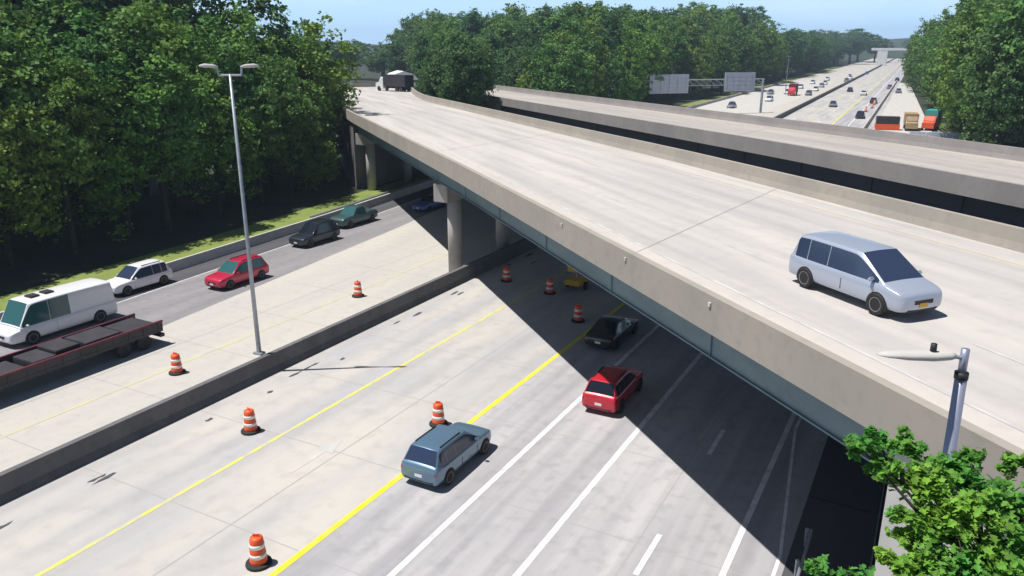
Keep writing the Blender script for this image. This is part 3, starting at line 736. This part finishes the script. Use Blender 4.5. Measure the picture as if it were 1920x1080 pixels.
# ------------------------------------------------------------------ light poles
e = empty('light_pole', R(-30.85, 28.2, 1.04), -AR + .1)
bm = bmesh.new(); box(bm, -.28, .28, -.2, .2, 0, .12, .02); obj('base_plate', bm, M['steel'], e)
bm = bmesh.new(); tube(bm, [(0,0,.1),(-.02,0,6),(-.05,0,14.6)], [.125,.10,.065], 14); obj('pole', bm, M['steel'], e, True)
ax = Matrix.Rotation(AR-.1, 3, 'Z')
bm = bmesh.new(); 
def pa(x, z): 
    v = ax @ Vector((x,0,0)); return (v.x-.05, v.y, z)
tube(bm, [pa(-.55,14.55), pa(.55,14.55)], .05, 8); tube(bm, [pa(-.55,14.55), pa(-.6,14.95)], .05, 8); tube(bm, [pa(.55,14.55), pa(.6,14.95)], .05, 8)
obj('cross_arm', bm, M['steel'], e)
for sg in (1, -1):
    bm = bmesh.new()
    tube(bm, [pa(sg*.55,14.93), pa(sg*.8,14.98), pa(sg*1.2,15.0), pa(sg*1.45,14.99)], [.05,.09,.10,.04], 10); obj('lamp_head', bm, M['conc_w'], e, True)
tag(e, 'tall grey steel pole with two lamp heads standing on the median barrier', 'street light')
# near pole
px, py = 7.8, 12.6
e = empty('light_pole', (px+.25, py, 2.5), 0)
bm = bmesh.new(); tube(bm, [(0,0,0),(-.12,0,4),(-.235,0,9.0)], [.15,.125,.10], 18); obj('pole', bm, M['steel_p'], e, True)
bm = bmesh.new(); tube(bm, [(-.235,0,8.95),(-.238,0,9.07)], .115, 18); obj('collar', bm, M['black'], e, True)
bm = bmesh.new(); tube(bm, [(-.238,0,9.06),(-.245,0,9.5)], .07, 14); obj('tenon', bm, M['steel_p'], e, True)
bm = bmesh.new(); tube(bm, [(-.24,0,9.33),(-.40,0,9.36),(-.5,0,9.37)], [.04,.035,.035], 10); obj('bracket', bm, M['steel'], e, True)
bm = bmesh.new()
st = []
for x, w, zt, zb in ((-.40,.05,.05,-.05),(-.50,.10,.075,-.07),(-.80,.15,.085,-.09),(-1.25,.155,.08,-.075),(-1.60,.12,.055,-.03),(-1.74,.05,.02,-.005)):
    c = 9.37 + (-.4-x)*.02
    st.append((x, [(w*cos(2*pi*k/12), c + (zt if sin(2*pi*k/12) > 0 else -zb)*sin(2*pi*k/12)) for k in range(12)]))
loft(bm, st); obj('lamp_head', bm, M['conc_w'], e, True)
bm = bmesh.new(); tube(bm, [(-.80,0,9.44),(-.80,0,9.60)], [.055,.05], 12); obj('photocell', bm, M['black'], e, True)
tag(e, 'near street light pole with one lamp head and a small black photocell above the bush', 'street light')
# thin pole by far median
e = empty('light_pole', R(-43.5, 300, .02)); bm = bmesh.new(); tube(bm, [(0,0,0),(0,0,13)], [.15,.09]); obj('pole', bm, M['steel'], e)
bm = bmesh.new(); box(bm, -.9, .9, -.15, .15, 13, 13.2); obj('lamp_head', bm, M['steel'], e)
tag(e, 'thin distant light pole left of the far carriageway', 'street light')

# ------------------------------------------------------------------ sign gantry
gp = R(-37.7, 216, 0); e = empty('sign_gantry', gp, 0)
dirg = (Vector((26.6, 201.9, 0)) - Vector((66.5, 214.3, 0))).normalized()
bm = bmesh.new(); tube(bm, [(0,0,0),(0,0,8.6)], .32, 12); obj('post', bm, M['steel'], e)
bm = bmesh.new(); q = dirg*44; tube(bm, [tuple(q), (q.x,q.y,8.6)], .32, 12); obj('post', bm, M['steel'], e)
bm = bmesh.new()
for z in (7.2, 8.6):
    for w in (-.45, .45): tube(bm, [(-dirg.y*w, dirg.x*w, z), (q.x-dirg.y*w, q.y+dirg.x*w, z)], .10, 8)
n = 22
for k in range(n+1):
    p = dirg*(44*k/n); p2 = dirg*(44*min(k+1,n)/n)
    for w in (-.45, .45): 
        o_ = Vector((-dirg.y*w, dirg.x*w, 0))
        tube(bm, [tuple(p+o_+Vector((0,0,7.2))), tuple(p+o_+Vector((0,0,8.6)))], .05, 6)
        tube(bm, [tuple(p+o_+Vector((0,0,7.2))), tuple(p2+o_+Vector((0,0,8.6)))], .05, 6)
obj('truss', bm, M['steel'], e)
rz = math.atan2(dirg.y, dirg.x)
for (d0, w, h0, h1) in ((7.4, 8.9, 5.6, 10.3), (27.5, 10.8, 5.4, 10.0)):
    c = dirg*d0; bm = bmesh.new()
    box(bm, -w/2, w/2, -.08, .08, h0, h1, .02)
    for k in range(5): box(bm, -w/2+.1, w/2-.1, -.16, -.08, h0+.3+k*(h1-h0-.6)/4-.06, h0+.3+k*(h1-h0-.6)/4+.06)
    for k in range(5): box(bm, -w/2+.8+k*(w-1.6)/4-.06, -w/2+.8+k*(w-1.6)/4+.06, -.22, -.16, h0+.1, h1-.1)
    bmesh.ops.transform(bm, matrix=Matrix.Translation(c + Vector((dirg.y, -dirg.x, 0))*-.7) @ Matrix.Rotation(rz + pi, 4, 'Z'), verts=bm.verts)
    obj('sign_back', bm, M['alu'], e)
tag(e, 'steel sign gantry with two pale sign backs spanning the far left carriageway', 'sign gantry')
# distant overhead sign structure
e = empty('overhead_sign', R(-24, 760, 0), -AR)
bm = bmesh.new(); box(bm, -11, -3, -.8, .8, 0, 14.2, .1); obj('support', bm, M['tarp'], e)
bm = bmesh.new(); box(bm, -16, 18, -.9, .9, 12.4, 14.4, .1); obj('beam', bm, M['tarp'], e)
bm = bmesh.new(); box(bm, 16, 17.2, -.6, .6, 0, 12.4); obj('post', bm, M['steel'], e)
tag(e, 'distant white overhead structure where the far highway meets the trees', 'gantry')

# ------------------------------------------------------------------ far vehicles
far = [(-18.5,211,'p_black','pickup',0,'dark pickup on the far right carriageway nearest the second bridge'),
       (-20.3,268,'p_black','suv',0,'dark car farther up the far right carriageway'),
       (-29.2,247,'p_grey','sedan',0,'grey car by the far median beside the barrier'),
       (-22,360,'p_grey','sedan',0,'distant grey car high up the right carriageway'),
       (-53.8,229,'p_grey','sedan',pi,'grey car just right of the gantry signs on the far left road'),
       (-50,262,'p_white','suv',pi,'white car nearest the gantry post on the far left road'),
       (-46,330,'p_white','sedan',pi,'white car in the inner lane of the distant left road'),
       (-54,345,'p_white','suv',pi,'white car in the outer lane of the distant left road'),
       (-57,300,'p_grey','sedan',pi,'grey car at the outer edge of the distant left road'),
       (-50,385,'p_white','sedan',pi,'white car beyond the red truck in the middle lane'),
       (-45,420,'p_grey','suv',pi,'small grey car high up the distant left road'),
       (-55,430,'p_white','suv',pi,'small white car high up the outer lane'),
       (-50,480,'p_white','sedan',pi,'tiny white car below the distant overhead structure'),
       (-46,530,'p_blue','sedan',pi,'tiny blue car below the distant overhead structure'),
       (-52,305,'p_white','sedan',pi,'white car level with the red truck, outer side'),
       (-48,360,'p_silver','suv',pi,'silver car behind the red truck'),
       (-44,300,'p_grey','suv',pi,'grey car in the inner lane beside the red truck'),
       (-56,390,'p_white','suv',pi,'white car near the trees beyond the thin pole'),
       (-47,455,'p_white','suv',pi,'small white car next to the far median'),
       (-33.6,330,'p_black','suv',0,'dark car close to the far median on the left side'),
       (-27,310,'p_white','suv',0,'white car on the distant right carriageway'),
       (-17,330,'p_grey','suv',0,'grey car ahead of the tiny drums'),
       (-24,440,'p_black','suv',0,'tiny dark car near the top of the right carriageway')]
for l, s, pn, kd, a, lab in far:
    car({'suv':'suv','sedan':'sedan','pickup':'pickup_truck'}[kd], R(l + .035*(s-60), s, .015), ANG_T + a + .035, M[pn], kd, 4.9, 1.95, 1.75, lab, 'car', 'glass_b', detail=False, group='small distant vehicles on the far highway')
def truck(name, pos, ang, cabm, boxm, L=9, Hh=3.8, label='', base=None):
    e = empty(name, pos, ang)
    bm = bmesh.new(); box(bm, -L/2, L/2-2.4, -1.25, 1.25, 1.0, Hh, .05); obj('cargo_box', bm, boxm, e)
    bm = bmesh.new(); loft(bm, [(x, [(1.15,.5),(1.15,h),(.9,h+.12),(-.9,h+.12),(-1.15,h),(-1.15,.5)]) for x, h in ((L/2-2.3,2.7),(L/2-1.5,2.7),(L/2-.9,1.7),(L/2,1.5))]); obj('cab', bm, cabm, e)
    bm = bmesh.new(); quadplate(bm, [(L/2-.95,1.0,1.85),(L/2-.95,-1.0,1.85),(L/2-1.45,-1.0,2.65),(L/2-1.45,1.0,2.65)], .03, .02); obj('windscreen', bm, M['glass'], e)
    bm = bmesh.new(); box(bm, -L/2+.1, L/2-1, -.45, .45, .6, 1.0); obj('chassis', bm, M['black'], e)
    for x in (L/2-1, -L/2+1.4, -L/2+2.6):
        for sg in (1,-1):
            bt, br = bmesh.new(), bmesh.new(); wheel(bt, br, x, sg*1.05, .5, .3); w = obj('wheel', bt, M['rubber'], e); obj('rim', br, M['rim'], w)
    if base: 
        bm = bmesh.new(); box(bm, -L/2-.1, L/2-2.3, -1.3, 1.3, .75, 1.75, .03); obj('skirt', bm, base, e)
    tag(e, label, 'truck'); return e
truck('box_truck', R(-40.6, 297, .015), ANG_T+pi+.035, M['p_red'], M['maroon'], 8, 3.9, 'dull red box truck on the distant left carriageway')
truck('box_truck', B(31.5, 166, 9.0+dz2(166)), ANG_B+.55, M['p_white'], M['char'], 9, 3.3, 'grey backed truck at the far end of the front bridge')
truck('box_truck', R(1.8, 189, .02), ANG_T+pi-.15, M['orange_p'], M['teal_p'], 7, 4.0, 'orange truck with a teal box parked beside the far wood', M['orange_p'])
# tan dump truck / excavator
e = truck('dump_truck', R(-2.0, 187, .02), ANG_T+pi+.1, M['tan_p'], M['tan_p'], 8, 3.3, 'tan dump truck between the teal truck and the dark container')
# dark container with orange base
e = empty('storage_container', R(-6.4, 184.5, .02), ANG_T-1.4)
bm = bmesh.new(); box(bm, -2.2, 2.2, -1.1, 1.1, 1.2, 2.7, .04)
for k in range(12): box(bm, -2.1+k*.38-.05, -2.1+k*.38+.05, -1.14, 1.14, 1.25, 2.6)
obj('container_body', bm, M['char'], e)
bm = bmesh.new(); box(bm, -2.3, 2.3, -1.2, 1.2, .1, 1.2, .05); obj('orange_base', bm, M['orange_p'], e)
tag(e, 'dark box on a red orange base at the edge of the far roadworks', 'container')
e = empty('concrete_barrier', R(3.5, 168, .01), ANG_T-1.35)
for k in range(4):
    bm = bmesh.new(); box(bm, -5.6+k*2.9, -5.6+k*2.9+2.75, -.3, .3, 0, 1.5, .05); obj('barrier_section', bm, M['alu'], e)
tag(e, 'grey roadworks barrier in front of the orange truck by the right wood', 'barrier')
# white barn roof at the far end of the front bridge
e = empty('shed', B(42, 212, 0), ANG_B)
bm = bmesh.new(); box(bm, -4, 4, -3.6, 3.6, 0, 8.4); obj('wall', bm, M['conc_b'], e)
bm = bmesh.new(); loft(bm, [(x, [(4.0,8.3),(2.4,9.8),(0,10.5),(-2.4,9.8),(-4.0,8.3)]) for x in (-4.3, 4.3)]); obj('roof', bm, M['tarp'], e)
tag(e, 'building with a white rounded roof beyond the truck at the bridge end', 'building')
guardrail('guardrail', B, lambda s: fl_near(s)-.5, 150, 200, 'low rail at the outer edge of the far bridge approach', 8.0, step=4)

# ------------------------------------------------------------------ trees
def crown_mesh(seed, n_cl, per, leaf, rx, rz, zc, low=.0):
    rr = random.Random(seed); vs, fs = [], []
    cl = []
    nl = 8
    lobes = [(rr.uniform(0, 2*pi), rr.uniform(-.7, .8), rr.uniform(.30, .55)) for _ in range(nl*2)]
    for i in range(n_cl):
        a, b, lr = lobes[rr.randrange(len(lobes))]
        base = Vector((cos(a)*cos(b)*.62, sin(a)*cos(b)*.62, sin(b)*.70))
        dv = Vector((rr.gauss(0,1), rr.gauss(0,1), rr.gauss(0,1))).normalized() * lr * rr.uniform(.65, 1.08)
        p = base + dv
        cl.append(Vector((p.x*rx, p.y*rx, zc + p.z*rz)))
    for c in cl:
        out = Vector((c.x, c.y, (c.z-zc)*.8 + 1.2)).normalized()
        cr = rr.uniform(.45, 1.0)
        for j in range(per):
            d_ = Vector((rr.gauss(0,1), rr.gauss(0,1), rr.gauss(0,.6)))*cr*.5
            p = c + d_
            n = (out + Vector((rr.gauss(0,.7), rr.gauss(0,.7), rr.gauss(0,.7)))).normalized()
            u = n.cross(Vector((rr.gauss(0,1), rr.gauss(0,1), rr.gauss(0,1)))).normalized(); w = n.cross(u)
            s = leaf*rr.uniform(.6, 1.3); k = len(vs)
            vs += [p - u*s*.5, p + w*s*.32, p + u*s*.5, p - w*s*.32]
            fs.append((k, k+1, k+2, k+3))
    me = bpy.data.meshes.new('crown'); me.from_pydata([tuple(v) for v in vs], [], fs); me.update(); return me
def trunk_mesh(seed, h, r, spread, top):
    rr = random.Random(seed); bm = bmesh.new()
    tube(bm, [(0,0,-.3), (rr.uniform(-.2,.2), rr.uniform(-.2,.2), h*.4), (rr.uniform(-.4,.4), rr.uniform(-.4,.4), h*.75), (0,0,top)], [r, r*.8, r*.5, r*.12], 7)
    for k in range(8):
        a = rr.uniform(0, 2*pi); z0 = h*rr.uniform(.38, .75); z1 = z0 + h*rr.uniform(.08, .25); q = spread*rr.uniform(.5, .85)
        tube(bm, [(0,0,z0), (cos(a)*q*.5, sin(a)*q*.5, (z0+z1)/2+.2), (cos(a)*q, sin(a)*q, z1)], [r*.4, r*.25, r*.06], 5)
    me = bpy.data.meshes.new('trunk'); bmesh.ops.recalc_face_normals(bm, faces=bm.faces); bm.to_mesh(me); bm.free(); me.materials.append(M['bark']); return me
# unit trees are 20 m tall
VAR = []
for i, (rx, rz, zc) in enumerate([(4.8,7.2,12.4),(5.3,6.8,12.8),(4.3,7.6,12.0),(5.6,7.2,12.4),(4.6,8.2,11.4)]):
    cm = crown_mesh(10+i, 420, 40, .48, rx, rz, zc); cm.materials.append(M['leaf'])
    cd = cm.copy(); cd.materials.clear(); cd.materials.append(M['leaf_d'])
    VAR.append((cm, cd, trunk_mesh(50+i, 18, .34, rx, 17.5)))
LOWV = []
for i in range(3):
    cm = crown_mesh(30+i, 330, 40, .46, 4.7, 9.2, 9.6); cm.materials.append(M['leaf']); cd = cm.copy(); cd.materials.clear(); cd.materials.append(M['leaf_d'])
    LOWV.append((cm, cd, trunk_mesh(80+i, 15, .3, 4.2, 16)))
NT = 0
def tree(p, h, dark, label, group, low=False, wide=1.0):
    global NT; NT += 1
    V = LOWV if low else VAR
    cm, cd, tm = V[rnd.randrange(len(V))]
    e = empty('broadleaf_tree', p, rnd.uniform(0, 6.28)); s = h/20; w = s*rnd.uniform(.9, 1.2)*wide; e.scale = (w, w, s)
    o = bpy.data.objects.new('crown', cd if dark else cm); COL.objects.link(o); o.parent = e
    o = bpy.data.objects.new('trunk', tm); COL.objects.link(o); o.parent = e
    tag(e, label, 'tree', group)
def px_of(p):
    return 960 + 1473*p.x/(p.y*cos(radians(PITCH)) + (H-8)*sin(radians(PITCH)))
def onbridge(p, m=4.5):
    l, s = p.dot(NB), p.dot(TB)
    return (fl_near(s)-m < l < fl_far(s)+m) or (39-m < l < 53.4+m)
# left wood
LW = ('tree in the dense dark wood left of the highway', 'trees of the left wood')
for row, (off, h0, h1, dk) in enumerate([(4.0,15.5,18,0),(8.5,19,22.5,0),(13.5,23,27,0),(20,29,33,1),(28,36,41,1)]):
    s = -6 + row*2
    while s < 150:
        l = -55.5 - off - max(0, (s-30))*.08 - 3.5 + rnd.uniform(-1.2, 1.2)
        p = R(l, s + rnd.uniform(-1.5, 1.5), 0)
        hh = rnd.uniform(h0, h1)
        xx_ = px_of(p)
        if xx_ > 545: hh = min(hh, 21.5 + rnd.uniform(-1.5,1))
        elif xx_ > 480: hh = min(hh, 27 + rnd.uniform(-1.5,1))
        if not onbridge(p, 3.0) and p.dot(TB) < 112 + (0 if p.dot(NB) < 8 else 300) and (p.y > 8) and p.x/p.y > -.86:
            x_ = px_of(p); zone = ('behind the white vans', 'behind the light pole', 'near the front bridge')[0 if x_ < 300 else 1 if x_ < 500 else 2]
            kind_ = ('low tree on the edge of the left wood ', 'mid height tree inside the left wood ', 'tallest back row tree of the left wood ')[0 if row == 0 else 1 if row < 3 else 2]
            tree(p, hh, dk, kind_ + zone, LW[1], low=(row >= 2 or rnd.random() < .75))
        s += rnd.uniform(5.2, 7.0) + row*.4
# trees along the outer side of the far approach
for i in range(12):
    s = 100 + i*7.5; l = fl_near(s) - 6.5 - rnd.uniform(0, 4)
    tree(B(l, s, 0), rnd.uniform(17.5, 19.5) if i < 4 else rnd.uniform(15, 18), 0, 'tree beside the far left edge of the front bridge', 'trees beside the far bridge approach')
for (l, s) in ((8.5,97),(6.0,101),(9.0,103.5),(7.5,109),(3.0,106),(9.5,114),(8.0,120)):
    tree(B(l, s, 0), rnd.uniform(8, 10.5), 0, 'low leafy tree against the wall below the far end of the front bridge', 'low trees below the far bridge end', low=True, wide=1.3)
# clump between the two bridges at the far end
for (l, s) in ((34.6,128),(35.4,135),(36.2,142),(34.4,122),(37.5,150),(37.9,158),(40.0,166),(43.5,172)):
    tree(B(l, s, 0), rnd.uniform(18, 21), 1, 'dark tree of the clump between the two bridges at their far end', 'trees between the two bridges', wide=.85)
# central wood
CW = ('tree of the long wood behind the second bridge', 'trees of the central wood')
pts = []
tries = 0
def cw_ok(p, lR, md):
    return all((p-q).length > md for q in pts)
while tries < 6000 and len(pts) < 100:
    tries += 1
    x = rnd.uniform(-45, 190); y = rnd.uniform(95, 430)
    p = Vector((x, y, 0)); lb = p.dot(NB); sR = p.dot(T); lR = p.dot(N) + (.035*(sR-60) if sR > 60 else 0)
    if lb < 58 or lR > -64: continue
    if p.x/p.y < -.16: continue
    # keep only the first rows seen: depth behind the front of the wood
    depth = min(lb - 58, 999); dep2 = -64 - lR
    if min(depth, dep2) > 38: continue
    if not cw_ok(p, lR, 5.8 + y*.006): continue
    pts.append(p)
    ang = x/y
    hmax = 23 + max(0, y-120)*.036
    h = rnd.uniform(.84, 1.03)*hmax + min(4, min(depth, dep2)*.12)
    if ang < .02: h *= .92
    x_ = px_of(p); dk = rnd.random() < .35
    zone = ('right of the dark clump', 'above the middle of the second bridge', 'behind the sign gantry', 'where the far highway narrows')[0 if x_ < 900 else 1 if x_ < 1160 else 2 if x_ < 1440 else 3]
    tree(p, h, dk, ('darker' if dk else 'lighter') + ' green tree ' + zone + ', central wood', CW[1], low=(min(depth, dep2) < 12))
# right wood
RW = ('tree of the wood at the right edge beside the far highway', 'trees of the right wood')
for row, off in enumerate((0, 7, 17)):
    s = 140 + row*3
    while s < 380:
        l = (9 if s < 205 else max(-1, 9-(s-205)*.07)) + off + rnd.uniform(-1.5, 1.5); p = R(l, s)
        if p.x/(p.y) < .80 and not onbridge(p, 6): tree(p, rnd.uniform(24, 29) + row*3.5, rnd.random() < .25, ('front' if row < 2 else 'inner') + ' tree of the right wood ' + ('beside the orange truck and roadworks' if s < 220 else 'farther up the far highway'), RW[1], low=(row < 2))
        s += rnd.uniform(6.5, 10) * (1 if s < 260 else 1.7)
# far trees closing the highway and the gap beyond the bridge end
FW = ('distant tree on the horizon', 'distant trees on the horizon')
for i in range(30):
    s = rnd.uniform(760, 960); l = -150 + i*9.5
    if -68 < l < 6: s = rnd.uniform(1380, 1450)
    tree(R(l + .035*(s-60) + rnd.uniform(-3,3), s), rnd.uniform(24, 36), 1, *FW, wide=2.0)
for i in range(15):
    x = -150 + i*9.5; y = rnd.uniform(330, 430)
    tree(Vector((x, y, 0)), rnd.uniform(18, 22), 1, *FW, wide=1.9)
for i in range(24):
    s = 400 + i*17
    tree(R(-66 - rnd.uniform(0, 14) + .0, s), rnd.uniform(24, 31), 1, 'tree lining the left edge of the distant highway', 'trees along the distant highway', low=True, wide=1.7)
for i in range(20):
    s = 410 + i*20
    tree(R(9 + rnd.uniform(0, 10), s), rnd.uniform(24, 31), 1, 'tree lining the right edge of the distant highway', 'trees along the distant highway', low=True, wide=1.7)
print('trees', NT)
# distant hill
bm = bmesh.new(); rows = []
for j in range(9):
    r_ = []
    for i in range(61):
        x = -2600 + i*90; y = 1700 + j*130
        h = (sin(i*.35)+sin(i*.13+1)*1.4+2.4)*13*sin(pi*min(1, j/8)) ; r_.append(bm.verts.new((x, y - 650, h - .5)))
    rows.append(r_)
for j in range(8):
    for i in range(60): bm.faces.new((rows[j][i], rows[j][i+1], rows[j+1][i+1], rows[j+1][i]))
M['hill'] = noisy('distant_woodland', (.035,.06,.025), (.02,.04,.018), .03, .95)
tag(obj('hills', bm, M['hill'], smooth=True), kind='structure')

# summer haze
bm = bmesh.new(); box(bm, -1000, 1000, -60, 1700, -1.0, 50)
me = bpy.data.meshes.new('haze'); bm.to_mesh(me); bm.free()
hm = bpy.data.materials.new('haze_air'); hm.use_nodes = True; n_ = hm.node_tree; n_.nodes.clear()
pv = n_.nodes.new('ShaderNodeVolumePrincipled'); pv.inputs['Density'].default_value = .00032; pv.inputs['Color'].default_value = (.62,.80,1.0,1); pv.inputs['Anisotropy'].default_value = .2
mo_ = n_.nodes.new('ShaderNodeOutputMaterial'); n_.links.new(pv.outputs[0], mo_.inputs['Volume'])
tag(link('haze', me, hm), kind='stuff')
# ------------------------------------------------------------------ foreground bush / tree tops at lower right
def leafy(name, base, clumps, label, cat, leaf, n, seed, hubp, trunk_r=.09):
    rr = random.Random(seed); e = empty(name, base); b = Vector(base)
    bm = bmesh.new(); vs, fs = [], []
    hv = Vector(hubp) - b; tube(bm, [(0,0,0), tuple(hv*.5+Vector((.06,.03,0))), tuple(hv)], [trunk_r*1.3, trunk_r, trunk_r*.5], 8)
    for (c, r) in clumps:
        c = Vector(c) - b
        hub = Vector(hubp) - b; mid = hub.lerp(c, .5) + Vector((0,0,-.12)); tube(bm, [tuple(hub), tuple(mid), tuple(c)], [trunk_r*.35, trunk_r*.25, .012], 6)
        nt_ = int(16*r/.5)+6
        for t_ in range(nt_):
            dv = Vector((rr.gauss(0,1), rr.gauss(0,1), rr.gauss(.1,.8))).normalized()*r*rr.uniform(.5, 1.25)
            tip = c + dv; tube(bm, [tuple(c), tuple(c + dv*.5 + Vector((0,0,.05))), tuple(tip)], [.012,.008,.004], 4)
            for k in range(n):
                q = rr.uniform(.35, 1.08); p = c + dv*q + Vector((rr.gauss(0,1), rr.gauss(0,1), rr.gauss(0,.8)))*r*.16
                nn = Vector((rr.gauss(0,.6), rr.gauss(0,.6), 1)).normalized()
                u = nn.cross(Vector((rr.gauss(0,1), rr.gauss(0,1), .1))).normalized(); w = nn.cross(u); s = leaf*rr.uniform(.6, 1.25)
                # lobed leaf: 9 vertex star, bent along the midrib
                ring = [(-.5,0),(-.28,.30),(-.06,.20),(.08,.44),(.22,.18),(.55,0),(.22,-.18),(.08,-.44),(-.06,-.20),(-.28,-.30)]
                k0 = len(vs)
                vs.append(tuple(p + nn*s*-.03))
                for a_, b_ in ring: vs.append(tuple(p + u*a_*s + w*b_*s + nn*(abs(b_)*.22*s)))
                for j in range(10): fs.append((k0, k0+1+j, k0+1+(j+1)%10))
    obj('branch', bm, M['bark'], e)
    me = bpy.data.meshes.new('foliage'); me.from_pydata(vs, [], fs); me.update(); link('foliage', me, M['leaf_n'], e)
    tag(e, label, cat)
def at(pxx, pyy, zc):           # a point seen at a photo pixel at a given distance along the view axis
    p = radians(PITCH); u = (pxx-960)/1473; v = -(pyy-540)/1473
    return (u*zc, zc*(cos(p)+v*sin(p)), H + zc*(-sin(p)+v*cos(p)))
cl = []
for (x, y, r, dd) in ((1610,835,.20,10.6),(1660,870,.26,10.6),(1700,840,.22,10.9),(1720,900,.34,10.5),(1760,935,.36,10.3),(1810,900,.34,10.6),(1840,960,.42,10.2),
                  (1890,930,.30,10.5),(1790,1000,.40,10.1),(1735,990,.26,10.2),(1870,1030,.45,10.0),(1920,980,.4,10.2),(1790,1080,.42,9.9),(1700,1010,.16,10.3),(1930,1080,.5,9.9),
                  (1850,1110,.5,9.8),(1735,1060,.22,10.1),(1900,870,.16,10.8),(1820,860,.16,10.8),(1690,965,.14,10.3),(1660,1040,.10,10.2),(1700,1075,.2,10.1),(1740,1100,.3,9.9),(1640,825,.16,10.6),(1770,880,.2,10.7)):
    cl.append((at(x, y, dd), r))
bb = at(1860, 1300, 9.4)
leafy('maple_tree', (bb[0], bb[1], 4.0), cl, 'bright green leafy treetop at the lower right corner around the light pole', 'tree', .125, 19, 5, at(1850, 1070, 9.9))
cl = [(at(1530,1065,8.0), .11), (at(1570,1095,7.9), .18), (at(1620,1110,7.8), .2)]
bb = at(1580, 1350, 7.6)
leafy('sapling', (bb[0], bb[1], 5.0), cl, 'small sprig of bright leaves poking up at the bottom edge', 'shrub', .10, 16, 9, at(1585, 1140, 7.8), .03)
